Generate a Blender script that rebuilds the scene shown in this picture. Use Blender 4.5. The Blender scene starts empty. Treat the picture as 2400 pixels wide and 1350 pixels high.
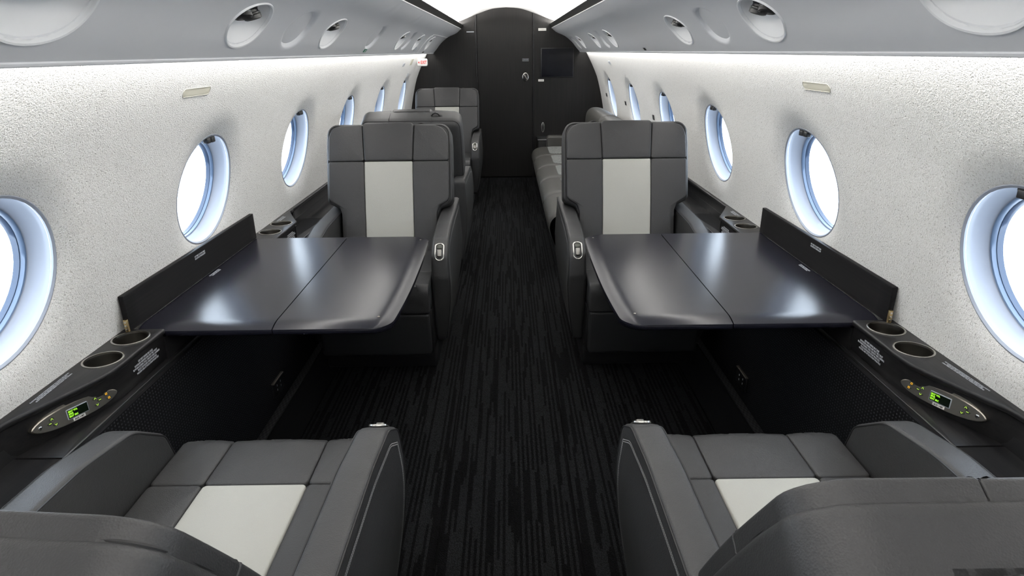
import bpy, bmesh, math, random
from mathutils import Vector, Matrix
from mathutils.geometry import tessellate_polygon
random.seed(4)
C = bpy.context.scene.collection
PI = math.pi
# ------------------------------------------------------------------ camera
cam = bpy.data.cameras.new('camera'); cam.lens = 22.2; cam.sensor_width = 36; cam.clip_start = .01
camo = bpy.data.objects.new('camera', cam); C.objects.link(camo)
R_ = Vector((0.99991986, -0.00759164, -0.01013164)); U_ = Vector((0.01215229, 0.35111332, 0.93625411)); F_ = Vector((0.00355035, 0.9363022, -0.35117744))
M = Matrix.Identity(4)
for i in range(3): M[i][0] = R_[i]; M[i][1] = U_[i]; M[i][2] = -F_[i]
M[0][3] = .003; M[1][3] = 0; M[2][3] = 1.40
camo.matrix_world = M
bpy.context.scene.camera = camo
# ------------------------------------------------------------------ world (bright overcast sky outside the cabin)
w = bpy.data.worlds.new('world'); bpy.context.scene.world = w; w.use_nodes = True
bg = w.node_tree.nodes['Background']; bg.inputs[0].default_value = (.84, .915, 1, 1); bg.inputs[1].default_value = 7.0
# ------------------------------------------------------------------ cabin lamps in the light coves
def area(name, loc, direction, sx, sy, power, col=(1, .97, .93)):
    l = bpy.data.lights.new(name, 'AREA'); l.shape = 'RECTANGLE'; l.size = sx; l.size_y = sy; l.energy = power; l.color = col
    o = bpy.data.objects.new(name, l); C.objects.link(o); o.location = loc
    z = -Vector(direction).normalized(); y = Vector((0, 1, 0)); x = y.cross(z).normalized()
    m = Matrix.Identity(4)
    for i in range(3): m[i][0] = x[i]; m[i][1] = y[i]; m[i][2] = z[i]
    m.translation = Vector(loc); o.matrix_world = m
    return o
Y0, Y1 = -1.9, 7.46
YM, YL = (Y0 + Y1) / 2, (Y1 - Y0)
for s in (-1, 1):
    area('ceiling_cove_lamp', (s * .565, YM, 1.660), (-s * .9, 0, .85), .04, YL - .1, 150)
    area('wall_wash_lamp', (s * .838, YM, 1.412), (s * .42, 0, -1), .035, YL - .1, 17)
vs = bpy.context.scene.view_settings
vs.view_transform = 'Standard'; vs.look = 'None'; vs.gamma = 1; vs.use_curve_mapping = False; vs.exposure = 0.14

# ------------------------------------------------------------------ materials
def mat(name, col, rough=.5, metal=0, spec=.5, emit=None, es=0, coat=0):
    m = bpy.data.materials.new(name); m.use_nodes = True
    b = m.node_tree.nodes['Principled BSDF']
    b.inputs['Base Color'].default_value = (*col, 1); b.inputs['Roughness'].default_value = rough
    b.inputs['Metallic'].default_value = metal; b.inputs['Specular IOR Level'].default_value = spec
    b.inputs['Coat Weight'].default_value = coat
    if emit: b.inputs['Emission Color'].default_value = (*emit, 1); b.inputs['Emission Strength'].default_value = es
    return m
def nd(m, t, **k):
    n = m.node_tree.nodes.new(t)
    for a, v in k.items():
        if a in n.inputs: n.inputs[a].default_value = v
        else: setattr(n, a, v)
    return n
def lk(m, a, b): m.node_tree.links.new(a, b)
def coords(m, scale):
    t = nd(m, 'ShaderNodeTexCoord'); g = nd(m, 'ShaderNodeMapping'); g.inputs['Scale'].default_value = scale
    lk(m, t.outputs['Object'], g.inputs[0]); return g.outputs[0]
def bump(m, h, strength, dist):
    b = nd(m, 'ShaderNodeBump'); b.inputs['Strength'].default_value = strength; b.inputs['Distance'].default_value = dist
    lk(m, h, b.inputs['Height']); lk(m, b.outputs[0], m.node_tree.nodes['Principled BSDF'].inputs['Normal'])
def ramp(m, f, stops):
    r = nd(m, 'ShaderNodeValToRGB'); lk(m, f, r.inputs[0])
    e = r.color_ramp.elements
    while len(e) < len(stops): e.new(.5)
    for i, (p, c) in enumerate(stops): e[i].position = p; e[i].color = (*c, 1)
    return r.outputs[0]
def base(m, c): lk(m, c, m.node_tree.nodes['Principled BSDF'].inputs['Base Color'])
def leather(name, col, rough):
    m = mat(name, col, rough, spec=.45)
    v = nd(m, 'ShaderNodeTexVoronoi', Scale=420.0); lk(m, coords(m, (1, 1, 1)), v.inputs['Vector'])
    n = nd(m, 'ShaderNodeTexNoise', Scale=90.0, Detail=4.0); lk(m, coords(m, (1, 1, 1)), n.inputs['Vector'])
    a = nd(m, 'ShaderNodeMath', operation='ADD'); lk(m, v.outputs['Distance'], a.inputs[0]); lk(m, n.outputs[0], a.inputs[1])
    bump(m, a.outputs[0], .28, .0012)
    return m
LEA = leather('grey_leather', (.037, .037, .0378), .47)
LEA2 = leather('dark_grey_leather', (.024, .025, .027), .5)
DIV = leather('divan_leather', (.060, .058, .053), .46)
WHT = leather('ivory_leather', (.41, .41, .375), .5)
PIP = mat('seam_piping', (.012, .012, .013), .6)
THR = mat('stitch_thread', (.62, .62, .60), .7)
# wall fabric: woven wool
FAB = mat('woven_wall_fabric', (.78, .77, .74), .92, spec=.12)
n1 = nd(FAB, 'ShaderNodeTexNoise', Scale=1.0, Detail=3.0, Roughness=.65); lk(FAB, coords(FAB, (190, 190, 420)), n1.inputs['Vector'])
n2 = nd(FAB, 'ShaderNodeTexNoise', Scale=1.0, Detail=2.0); lk(FAB, coords(FAB, (420, 420, 150)), n2.inputs['Vector'])
ad = nd(FAB, 'ShaderNodeMath', operation='ADD'); lk(FAB, n1.outputs[0], ad.inputs[0]); lk(FAB, n2.outputs[0], ad.inputs[1])
dv = nd(FAB, 'ShaderNodeMath', operation='MULTIPLY'); dv.inputs[1].default_value = .5; lk(FAB, ad.outputs[0], dv.inputs[0])
base(FAB, ramp(FAB, dv.outputs[0], [(.33, (.28, .27, .245)), (.43, (.82, .815, .785)), (.56, (.90, .895, .875))]))
bump(FAB, ad.outputs[0], .85, .0045)
PLS = mat('overhead_plastic', (.66, .67, .69), .42, spec=.35)
PLS2 = mat('pod_plastic', (.80, .81, .82), .35, spec=.4)
CEI = mat('ceiling_paint', (.86, .86, .85), .7, spec=.2)
REV = mat('window_plastic', (.30, .325, .375), .38, spec=.35)
GSK = mat('window_gasket', (.10, .145, .22), .35)
GSK2 = mat('window_gasket_dark', (.045, .07, .12), .3)
BLK = mat('black_plastic', (.012, .012, .013), .35)
CRM = mat('cream_plastic', (.62, .60, .50), .5)
STL = mat('brushed_steel', (.52, .50, .46), .26, metal=1)
bn = nd(STL, 'ShaderNodeTexNoise', Scale=1.0, Detail=2.0); lk(STL, coords(STL, (900, 900, 4)), bn.inputs['Vector']); bump(STL, bn.outputs[0], .15, .0005)
WEL = mat('dark_steel_well', (.20, .19, .17), .30, metal=1)
CHR = mat('satin_chrome', (.60, .59, .56), .24, metal=1)
LEV = mat('lever_metal', (.24, .235, .22), .32, metal=1)
BRS = mat('brass', (.55, .42, .22), .3, metal=1)
BRZ = mat('brushed_nickel_plate', (.30, .275, .24), .38, metal=1)
def wood(name, col, col2, rough, sc, spec=.28):
    m = mat(name, col, rough, spec=spec)
    n = nd(m, 'ShaderNodeTexNoise', Scale=1.0, Detail=5.0, Roughness=.6); lk(m, coords(m, sc), n.inputs['Vector'])
    base(m, ramp(m, n.outputs[0], [(.35, col), (.7, col2)])); bump(m, n.outputs[0], .12, .0006)
    return m
WOD = wood('ebony_veneer', (.0045, .0044, .0044), (.012, .0105, .0095), .46, (160, 160, 3))
LED = wood('ebony_ledge_veneer', (.009, .009, .010), (.020, .019, .019), .30, (160, 4, 160))
TBL = mat('satin_black_table', (.010, .010, .016), .24, spec=.42)
tn = nd(TBL, 'ShaderNodeTexNoise', Scale=1.0, Detail=3.0); lk(TBL, coords(TBL, (120, 5, 120)), tn.inputs['Vector']); bump(TBL, tn.outputs[0], .05, .0003)
TRM = mat('dark_cove_trim', (.014, .013, .012), .45)
SCR = mat('screen_glass', (.003, .003, .006), .12, spec=.22)
LCD = mat('lcd_glass', (.004, .008, .004), .15)
GRN = mat('lcd_green', (.1, .3, .02), .5, emit=(.42, .95, .04), es=.85)
GRN2 = mat('backlit_green', (.1, .2, .02), .5, emit=(.55, .85, .08), es=.8)
AMB = mat('backlit_amber', (.3, .15, .01), .5, emit=(1, .48, .02), es=.9)
PLQ = mat('placard_white', (.72, .70, .66), .5)
TXT = mat('placard_print', (.48, .50, .54), .6)
RED = mat('exit_red', (.55, .02, .02), .5)
SGN = mat('exit_sign_plastic', (.62, .62, .60), .4)
GPL = mat('green_placard', (.03, .20, .13), .5)
# carpet
CAR = mat('ribbed_carpet', (.01, .01, .011), .95, spec=.1)
def mth(m, op, a, b=None, c=None):
    n = nd(m, 'ShaderNodeMath', operation=op)
    for i, v in enumerate((a, b, c)):
        if v is None: continue
        if isinstance(v, (int, float)): n.inputs[i].default_value = v
        else: lk(m, v, n.inputs[i])
    return n.outputs[0]
tc = nd(CAR, 'ShaderNodeTexCoord'); sx_ = nd(CAR, 'ShaderNodeSeparateXYZ'); lk(CAR, tc.outputs['Object'], sx_.inputs[0])
jn = nd(CAR, 'ShaderNodeTexNoise', Scale=1.0, Detail=2.0); lk(CAR, coords(CAR, (90, 60, 1)), jn.inputs['Vector'])
jx = mth(CAR, 'MULTIPLY_ADD', jn.outputs[0], .0048, sx_.outputs[0])
jy = mth(CAR, 'MULTIPLY_ADD', jn.outputs[0], .03, sx_.outputs[1])
col_ = mth(CAR, 'FLOOR', mth(CAR, 'DIVIDE', jx, .0086))
w1 = nd(CAR, 'ShaderNodeTexWhiteNoise', noise_dimensions='1D'); lk(CAR, col_, w1.inputs['W'])
row_ = mth(CAR, 'FLOOR', mth(CAR, 'ADD', mth(CAR, 'DIVIDE', jy, .26), mth(CAR, 'MULTIPLY', w1.outputs['Value'], 17.0)))
cb_ = nd(CAR, 'ShaderNodeCombineXYZ'); lk(CAR, col_, cb_.inputs[0]); lk(CAR, row_, cb_.inputs[1])
w2 = nd(CAR, 'ShaderNodeTexWhiteNoise', noise_dimensions='2D'); lk(CAR, cb_.outputs[0], w2.inputs['Vector'])
# every second column is mostly dark so the ribs stay separate
odd = mth(CAR, 'MULTIPLY', mth(CAR, 'MODULO', mth(CAR, 'ABSOLUTE', col_), 2.0), .52)
on = mth(CAR, 'GREATER_THAN', w2.outputs['Value'], mth(CAR, 'ADD', odd, .17))
cr = ramp(CAR, on, [(.2, (.0030, .0030, .0036)), (.8, (.0165, .017, .0182))])
lo = nd(CAR, 'ShaderNodeTexVoronoi', Scale=1.0); lk(CAR, coords(CAR, (330, 220, 1)), lo.inputs['Vector'])
lr = ramp(CAR, lo.outputs['Distance'], [(.1, (1, 1, 1)), (.75, (.35, .35, .35))])
mx = nd(CAR, 'ShaderNodeMix', data_type='RGBA', blend_type='MULTIPLY'); mx.inputs['Factor'].default_value = 1
lk(CAR, cr, mx.inputs[6]); lk(CAR, lr, mx.inputs[7]); base(CAR, mx.outputs[2])
hs = nd(CAR, 'ShaderNodeMath', operation='MULTIPLY_ADD'); lk(CAR, cr, hs.inputs[0]); hs.inputs[1].default_value = 60; lk(CAR, lr, hs.inputs[2])
bump(CAR, hs.outputs[0], .6, .003)
PLN = mat('plain_carpet', (.006, .006, .0065), .95, spec=.1)
pn = nd(PLN, 'ShaderNodeTexNoise', Scale=500.0, Detail=2.0); lk(PLN, coords(PLN, (1, 1, 1)), pn.inputs['Vector']); bump(PLN, pn.outputs[0], .6, .003)
# perforated dado
DAD = mat('dimpled_dado_fabric', (.006, .006, .007), .65, spec=.15)
dvn = nd(DAD, 'ShaderNodeTexVoronoi', Scale=1.0, Randomness=.15); lk(DAD, coords(DAD, (1, 80, 100)), dvn.inputs['Vector'])
dr = ramp(DAD, dvn.outputs['Distance'], [(.14, (.040, .042, .046)), (.30, (.0045, .0045, .0055))]); base(DAD, dr)
bump(DAD, dr, .8, .004)
BIN = mat('woven_binding', (.016, .017, .018), .8)
bv = nd(BIN, 'ShaderNodeTexChecker', Scale=1.0); lk(BIN, coords(BIN, (130, 60, 130)), bv.inputs['Vector'])
bv.inputs['Color1'].default_value = (.004, .004, .005, 1); bv.inputs['Color2'].default_value = (.022, .022, .024, 1); base(BIN, bv.outputs[0])
WOV = mat('grey_woven_insert', (.16, .165, .16), .9)
wn = nd(WOV, 'ShaderNodeTexNoise', Scale=160.0, Detail=3.0); lk(WOV, coords(WOV, (1, 1, 1)), wn.inputs['Vector'])
base(WOV, ramp(WOV, wn.outputs[0], [(.4, (.07, .075, .075)), (.6, (.26, .27, .26))]))
GLS = bpy.data.materials.new('window_glass'); GLS.use_nodes = True
nt = GLS.node_tree; nt.nodes.remove(nt.nodes['Principled BSDF'])
tr = nt.nodes.new('ShaderNodeBsdfTransparent'); tr.inputs[0].default_value = (.94, .97, 1, 1)
gl = nt.nodes.new('ShaderNodeBsdfGlossy'); gl.inputs['Roughness'].default_value = .02
ms = nt.nodes.new('ShaderNodeMixShader'); ms.inputs[0].default_value = .05
nt.links.new(tr.outputs[0], ms.inputs[1]); nt.links.new(gl.outputs[0], ms.inputs[2]); nt.links.new(ms.outputs[0], nt.nodes['Material Output'].inputs[0])

# ------------------------------------------------------------------ mesh helpers
def obj(name, V, F, m, parent=None, smooth=True, sharp=38, loc=None):
    me = bpy.data.meshes.new(name); me.from_pydata([tuple(v) for v in V], [], F); me.update()
    b = bmesh.new(); b.from_mesh(me)
    bmesh.ops.remove_doubles(b, verts=b.verts, dist=2e-5)
    bmesh.ops.recalc_face_normals(b, faces=b.faces)
    lim = math.radians(sharp)
    for f in b.faces: f.smooth = smooth
    for e in b.edges:
        if len(e.link_faces) == 2 and e.calc_face_angle(0) > lim: e.smooth = False
    b.to_mesh(me); b.free()
    me.materials.append(m)
    o = bpy.data.objects.new(name, me); C.objects.link(o)
    if parent: o.parent = parent
    if loc: o.location = loc
    return o
def empty(name, loc=(0, 0, 0), rz=0, parent=None):
    o = bpy.data.objects.new(name, None); C.objects.link(o); o.location = loc; o.rotation_euler = (0, 0, rz); o.empty_display_size = .05
    if parent: o.parent = parent
    return o
def tag(o, label=None, cat=None, group=None, kind=None):
    if label: o['label'] = label
    if cat: o['category'] = cat
    if group: o['group'] = group
    if kind: o['kind'] = kind
    return o
def area2(P): return sum(P[i][0] * P[(i + 1) % len(P)][1] - P[(i + 1) % len(P)][0] * P[i][1] for i in range(len(P))) / 2
def rpoly(P, rad, seg=5, maxlen=.04):
    """polygon with rounded corners, resampled; rad = number or list"""
    if area2(P) < 0:
        P = P[::-1]
        if isinstance(rad, (list, tuple)): rad = list(rad)[::-1]
    n = len(P); out = []
    for i in range(n):
        p = Vector(P[i]); a = Vector(P[i - 1]); b = Vector(P[(i + 1) % n])
        r = rad[i] if isinstance(rad, (list, tuple)) else rad
        d1 = (a - p); d2 = (b - p); l1 = d1.length; l2 = d2.length; d1 /= l1; d2 /= l2
        ang = math.acos(max(-1, min(1, d1.dot(d2))))
        if r < 1e-5 or ang > 3.05: out.append(p); continue
        t = min(r / math.tan(ang / 2), l1 * .48, l2 * .48); r2 = t * math.tan(ang / 2)
        cdir = (d1 + d2).normalized(); cc = p + cdir * (r2 / math.sin(ang / 2))
        s0 = p + d1 * t; s1 = p + d2 * t
        a0 = math.atan2(s0.y - cc.y, s0.x - cc.x); a1 = math.atan2(s1.y - cc.y, s1.x - cc.x); da = (a1 - a0 + PI) % (2 * PI) - PI
        for k in range(seg + 1):
            q = a0 + da * k / seg; out.append(Vector((cc.x + r2 * math.cos(q), cc.y + r2 * math.sin(q))))
    res = []
    for i in range(len(out)):
        a = out[i]; b = out[(i + 1) % len(out)]; L = (b - a).length
        if L < 1e-5: continue
        k = max(1, int(math.ceil(L / maxlen)))
        for j in range(k): res.append(a + (b - a) * j / k)
    return res
def inset(P, d):
    n = len(P); o = []
    for i in range(n):
        a = P[i] - P[i - 1]; b = P[(i + 1) % n] - P[i]
        na = Vector((-a.y, a.x)).normalized(); nb = Vector((-b.y, b.x)).normalized()
        m = (na + nb)
        if m.length < 1e-6: m = na
        m.normalize(); c = max(.5, m.dot(na)); o.append(P[i] + m * (d / c))
    return o
def stack(P, rings, f, crown0=0, crown1=0, cap0=True, cap1=True, shrink=(.88, .7, .45, .2)):
    """rings: list of (inset, w) from bottom to top; f maps (u, v, w) to 3D"""
    V = []; F = []; n = len(P)
    cx = Vector((sum(p.x for p in P) / n, sum(p.y for p in P) / n))
    def add(Q, w):
        i0 = len(V)
        for q in Q: V.append(f(q.x, q.y, w))
        return i0
    first = last = None
    cache = {}
    for (ins, w_) in rings:
        Q = inset(P, ins) if abs(ins) > 1e-9 else P
        i0 = add(Q, w_); cache[i0] = Q
        if last is None: first = i0
        else:
            for k in range(n): F.append((last + k, last + (k + 1) % n, i0 + (k + 1) % n, i0 + k))
        last = i0
    def cap(start, w_, crown, flip):
        Q = cache[start]; prev = start
        for s in shrink:
            i0 = add([cx + (q - cx) * s for q in Q], w_ + crown * (1 - s * s))
            for k in range(n):
                q = (prev + k, prev + (k + 1) % n, i0 + (k + 1) % n, i0 + k); F.append(q[::-1] if flip else q)
            prev = i0
        V.append(f(cx.x, cx.y, w_ + crown)); c = len(V) - 1
        for k in range(n): F.append((prev + k, prev + (k + 1) % n, c))
    if cap0: cap(first, rings[0][1], crown0, True)
    if cap1: cap(last, rings[-1][1], crown1, False)
    return V, F
def bev(r, w0, w1, seg=4, r0=None):
    """ring list of a slab w0..w1, rounded with r on both faces"""
    r0 = r if r0 is None else r0; L = []
    if r0 > 0:
        for k in range(seg + 1): a = PI / 2 * k / seg; L.append((r0 * (1 - math.sin(a)), w0 + r0 * (1 - math.cos(a))))
    else: L.append((0, w0))
    if r > 0:
        for k in range(seg + 1): a = PI / 2 * k / seg; L.append((r * (1 - math.cos(a)), w1 - r + r * math.sin(a)))
    else: L.append((0, w1))
    return L
def box(x0, x1, y0, y1, z0, z1, r=0.0):
    P = rpoly([(x0, y0), (x1, y0), (x1, y1), (x0, y1)], r, 3, 10)
    return stack(P, bev(min(r, (z1 - z0) * .45), z0, z1, 2) if r > 0 else [(0, z0), (0, z1)], lambda u, v, w_: (u, v, w_), shrink=())
def join(*parts):
    V = []; F = []
    for v, f in parts:
        o = len(V); V += [tuple(q) for q in v]; F += [tuple(i + o for i in g) for g in f]
    return V, F
def tube(P, r, n=6, closed=False):
    P = [Vector(p) for p in P]; V = []; F = []; m = len(P)
    prevx = None
    for i, p in enumerate(P):
        if closed: t = P[(i + 1) % m] - P[i - 1]
        else: t = P[min(i + 1, m - 1)] - P[max(i - 1, 0)]
        t.normalize()
        a = prevx if prevx is not None else (Vector((0, 0, 1)) if abs(t.z) < .9 else Vector((1, 0, 0)))
        x = (a - t * a.dot(t)).normalized(); y = t.cross(x); prevx = x
        for k in range(n): q = 2 * PI * k / n; V.append(p + x * (r * math.cos(q)) + y * (r * math.sin(q)))
    for i in range(m if closed else m - 1):
        for k in range(n):
            a = i * n + k; b = i * n + (k + 1) % n; c = ((i + 1) % m) * n
            F.append((a, b, c + (k + 1) % n, c + k))
    if not closed: F.append(tuple(range(n))[::-1]); F.append(tuple(range((m - 1) * n, m * n)))
    return V, F
def lathe(prof, n=32, f=lambda v: v):
    """prof: list of (r, h)"""
    V = []; F = []
    for r, h in prof:
        for k in range(n): a = 2 * PI * k / n; V.append(f(Vector((r * math.cos(a), r * math.sin(a), h))))
    for i in range(len(prof) - 1):
        for k in range(n): F.append((i * n + k, i * n + (k + 1) % n, (i + 1) * n + (k + 1) % n, (i + 1) * n + k))
    return V, F
def loft(prof, ys, f):
    V = []; F = []; n = len(prof)
    for y in ys:
        for p in prof: V.append(f(p, y))
    for i in range(len(ys) - 1):
        for k in range(n - 1): a = i * n + k; F.append((a, a + 1, a + n + 1, a + n))
    return V, F
def text(name, s, size, m, mw, parent=None, align='CENTER', ext=.0002, bold=0, lab=None, xs=1, space=1.0):
    cu = bpy.data.curves.new(name, 'FONT'); cu.body = s; cu.size = size; cu.align_x = align; cu.align_y = 'CENTER'; cu.extrude = ext; cu.offset = bold
    cu.resolution_u = 2; cu.space_line = space
    o = bpy.data.objects.new(name, cu); C.objects.link(o)
    dg = bpy.context.evaluated_depsgraph_get(); me = bpy.data.meshes.new_from_object(o.evaluated_get(dg)); bpy.data.objects.remove(o)
    me.materials.clear(); me.materials.append(m)
    me.transform(mw @ Matrix.Diagonal((xs, 1, 1, 1)))
    o = bpy.data.objects.new(name, me); C.objects.link(o)
    if parent: o.parent = parent
    if lab: o['label'] = lab
    return o
def frame(o, x, n):
    """matrix: local x along x, z along n"""
    x = Vector(x).normalized(); n = Vector(n).normalized(); y = n.cross(x).normalized(); x = y.cross(n)
    m = Matrix.Identity(4)
    for i in range(3): m[i][0] = x[i]; m[i][1] = y[i]; m[i][2] = n[i]
    m.translation = Vector(o); return m
def catmull(P, k=6):
    P = [Vector(p) for p in P]; out = []
    for i in range(len(P) - 1):
        a = P[max(i - 1, 0)]; b = P[i]; c = P[i + 1]; d = P[min(i + 2, len(P) - 1)]
        for j in range(k):
            t = j / k; out.append(.5 * ((2 * b) + (c - a) * t + (2 * a - 5 * b + 4 * c - d) * t * t + (3 * b - a - 3 * c + d) * t ** 3))
    out.append(P[-1]); return out

# ------------------------------------------------------------------ side wall profile (|x| by z)
WP = [(0, 1.13), (.5, 1.125), (.66, 1.112), (.79, 1.092), (.97, 1.055), (1.13, 1.01), (1.245, .957), (1.381, .883), (1.45, .838)]
def wallx(z):
    for i in range(len(WP) - 1):
        if z <= WP[i + 1][0]:
            a, b = WP[i], WP[i + 1]; return a[1] + (b[1] - a[1]) * (z - a[0]) / (b[0] - a[0])
    return WP[-1][1]
def wxs(z):  # smoothed
    return (wallx(z - .05) + 2 * wallx(z) + wallx(z + .05)) / 4
WINYS = {-1: [-1.82, -.81, .22, 1.232, 2.243, 3.265, 4.34, 5.48, 6.69], 1: [-1.82, -.81, .22, 1.222, 2.235, 3.275, 4.35, 5.50, 6.69]}
WA, WB, WZ = .210, .189, .949
def holed(ycuts, v0, v1, holes, S, nv=14, nh=12, rings=12, power=1.7):
    """surface S(y, v, s) with elliptical holes; s = distance outside the hole rim (m)"""
    V = []; F = []
    for ci in range(len(ycuts) - 1):
        ya, yb = ycuts[ci], ycuts[ci + 1]
        h = [q for q in holes if ya < q[0] < yb]
        if not h:
            i0 = len(V); n2 = nh
            for i in range(n2 + 1):
                for j in range(nv + 1): V.append(S(ya + (yb - ya) * i / n2, v0 + (v1 - v0) * j / nv, 9))
            for i in range(n2):
                for j in range(nv): a = i0 + i * (nv + 1) + j; F.append((a, a + 1, a + nv + 2, a + nv + 1))
            continue
        yc, vc, a_, b_ = h[0]
        B = [(ya + (yb - ya) * i / nh, v0) for i in range(nh)] + [(yb, v0 + (v1 - v0) * j / nv) for j in range(nv)] + \
            [(yb - (yb - ya) * i / nh, v1) for i in range(nh)] + [(ya, v1 - (v1 - v0) * j / nv) for j in range(nv)]
        n = len(B); i0 = len(V)
        for k in range(rings + 1):
            t = (k / rings) ** power
            for (by, bv_) in B:
                dy, dv_ = by - yc, bv_ - vc
                # ellipse point in that direction
                q = 1 / math.sqrt((dy / a_) ** 2 + (dv_ / b_) ** 2)
                ey, ev = dy * q, dv_ * q
                y = yc + ey + (dy - ey) * t; v = vc + ev + (dv_ - ev) * t
                s = math.hypot((dy - ey) * t, (dv_ - ev) * t)
                V.append(S(y, v, s))
        for k in range(rings):
            for j in range(n): a = i0 + k * n; F.append((a + j, a + (j + 1) % n, a + n + (j + 1) % n, a + n + j))
    return V, F
wall = {}
for s, side in ((-1, 'left'), (1, 'right')):
    WINY = WINYS[s]
    def S(y, z, d, s=s):
        o = 0
        if d < .085: o = .022 * (1 - d / .085) ** 2.2
        return (s * (wxs(z) + o), y, z)
    cuts = [Y0] + [(WINY[i] + WINY[i + 1]) / 2 for i in range(len(WINY) - 1)] + [7.05, Y1 + .02]
    V, F = holed(cuts, .54, 1.45, [(y, WZ, WA, WB) for y in WINY], S)
    o = obj('wall_' + side, V, F, FAB, sharp=80); tag(o, kind='structure'); wall[s] = o
    # dado
    V, F = box(-.992 if s < 0 else .978, -.978 if s < 0 else .992, Y0, Y1 if s < 0 else 3.93, .0, .556)
    o = obj('lower_panel', V, F, DAD, wall[s]); tag(o, 'black dimpled fabric lower side wall')
    V, F = box(*(sorted((s * .978, s * .945))), Y0, Y1 if s < 0 else 3.93, .0, .012, .003)
    o = obj('baseboard_' + side, V, F, BIN); tag(o, kind='structure')
    # backing of the ledge cavity
    V, F = box(*(sorted((s * 1.10, s * 1.135))), Y0, Y1, .0, .60)
    obj('sidewall_backing', V, F, BLK, wall[s])

# ------------------------------------------------------------------ windows
wn_ = 0
def ell(y, a, b, x, z=WZ, n=56, s=1): return [(s * x, y + a * math.cos(2 * PI * k / n), z + b * math.sin(2 * PI * k / n)) for k in range(n)]
proto_w = {}
for s in (-1, 1):
    for y in WINYS[s]:
        wn_ += 1
        t = empty('window_%d' % wn_, (0, y, 0)); tag(t, kind='structure')
        if s in proto_w:
            for nme, me in proto_w[s]:
                c = bpy.data.objects.new(nme, me); C.objects.link(c); c.parent = t
            continue
        n = 56; rec = []
        def strip(rings, nme, m, s=s):
            V = []; F = []
            for (a, b, dx, dz) in rings:
                for k in range(n):
                    q = 2 * PI * k / n; zz = WZ + dz + b * math.sin(q)
                    base_x = wxs(WZ + WB * math.sin(q)) + .018
                    fl = min(1, dx / .09)
                    X = base_x * (1 - fl) + (wxs(WZ) + .018 - .30 * (zz - WZ) * .9) * fl + dx
                    V.append((s * X, a * math.cos(q), zz))
            for i in range(len(rings) - 1):
                for k in range(n): F.append((i * n + k, i * n + (k + 1) % n, (i + 1) * n + (k + 1) % n, (i + 1) * n + k))
            o = obj(nme, V, F, m, t, sharp=50); rec.append((nme, o.data)); return o
        strip([(WA + .012, WB + .012, .004, 0), (WA + .001, WB + .001, 0, 0), (WA - .004, WB - .004, .004, 0), (WA + .003, WB + .003, .016, 0), (WA + .003, WB + .003, .028, 0), (WA - .003, WB - .003, .044, 0), (WA - .012, WB - .012, .060, 0), (WA - .015, WB - .015, .061, 0)], 'window_surround', REV)
        strip([(WA - .014, WB - .014, .060, 0), (WA - .017, WB - .017, .062, 0), (WA - .018, WB - .018, .072, 0)], 'gasket', GSK)
        strip([(WA - .018, WB - .018, .072, 0), (WA - .020, WB - .020, .073, 0), (WA - .022, WB - .022, .086, 0), (WA + .03, WB + .03, .088, 0)], 'inner_gasket', GSK2)
        # pane
        V = []; F = []
        for k in range(n):
            q = 2 * PI * k / n; zz = WZ + (WB - .020) * math.sin(q); V.append((s * (wxs(WZ) + .018 - .27 * (zz - WZ) + .079), (WA - .020) * math.cos(q), zz))
        V2 = [(x + s * .006, yy, z) for x, yy, z in V]
        o = obj('pane', V + V2, [tuple(range(n)), tuple(range(n, 2 * n))] + [(k, (k + 1) % n, n + (k + 1) % n, n + k) for k in range(n)], GLS, t, smooth=False); rec.append(('pane', o.data))
        # shade latch: small black two-tab clip at the top of the reveal
        xb = s * (wxs(WZ + WB))
        P = [join(box(-.036, .036, -.003, .03, -.012, 0, .004), box(-.030, -.004, -.006, .012, -.024, -.006, .003), box(.004, .030, -.006, .012, -.024, -.006, .003))][0]
        V = [(xb + s * (vy + .028), vx, WZ + WB - .002 + vz) for vx, vy, vz in P[0]]
        o = obj('shade_handle', V, P[1], BLK, t); rec.append(('shade_handle', o.data))
        # shade slot lip on the far/near side
        strip2 = []
        for sg in (1,):
            pts = [(s * (wxs(WZ + WB * math.sin(q)) + .030), sg * (WA + .004) * math.cos(q), WZ + (WB + .004) * math.sin(q)) for q in [PI * (-.18 + .5 * i / 12) for i in range(13)]]
            V, F = tube(pts, .0035, 6); o = obj('shade_track', V, F, PLS2, t); rec.append(('shade_track', o.data))
        proto_w[s] = rec

# ------------------------------------------------------------------ floor
V, F = box(-1.16, 1.16, Y0 - .05, Y1 + .09, -.05, -.012)
fl = obj('floor', V, F, PLN, smooth=False); tag(fl, kind='structure')
for (a, b, m, z, nme) in ((-.221, .203, CAR, 0, 'carpet_runner'), (-.812, -.226, CAR, .001, 'carpet_panel'), (.208, .795, CAR, .001, 'carpet_panel'), (-.962, -.820, PLN, -.003, 'carpet_border'), (.803, .962, PLN, -.003, 'carpet_border')):
    V, F = box(a, b, Y0, Y1, -.012, z, .003); obj(nme, V, F, m, fl)
# ------------------------------------------------------------------ ceiling dome
cp = catmull([(0, 1.845), (.15, 1.833), (.30, 1.787), (.42, 1.742), (.52, 1.708), (.60, 1.69)], 5)
prof = [(-p[0], p[1]) for p in [(q.x, q.y) for q in [Vector((c[0], c[1])) for c in cp]][::-1]] if False else None
cpl = [(c[0], c[1]) for c in cp]
prof = [(-a, b) for a, b in cpl[::-1]] + cpl[1:]
prof = [(-.66, 1.56), (-.655, 1.64), (-.63, 1.68)] + prof + [(.63, 1.68), (.655, 1.64), (.66, 1.56)]
V, F = loft(prof, [Y0, 2.5, 5, Y1 + .02], lambda p, y: (p[0], y, p[1]))
ceil = obj('ceiling', V, F, CEI, sharp=60); tag(ceil, kind='structure')
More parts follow.
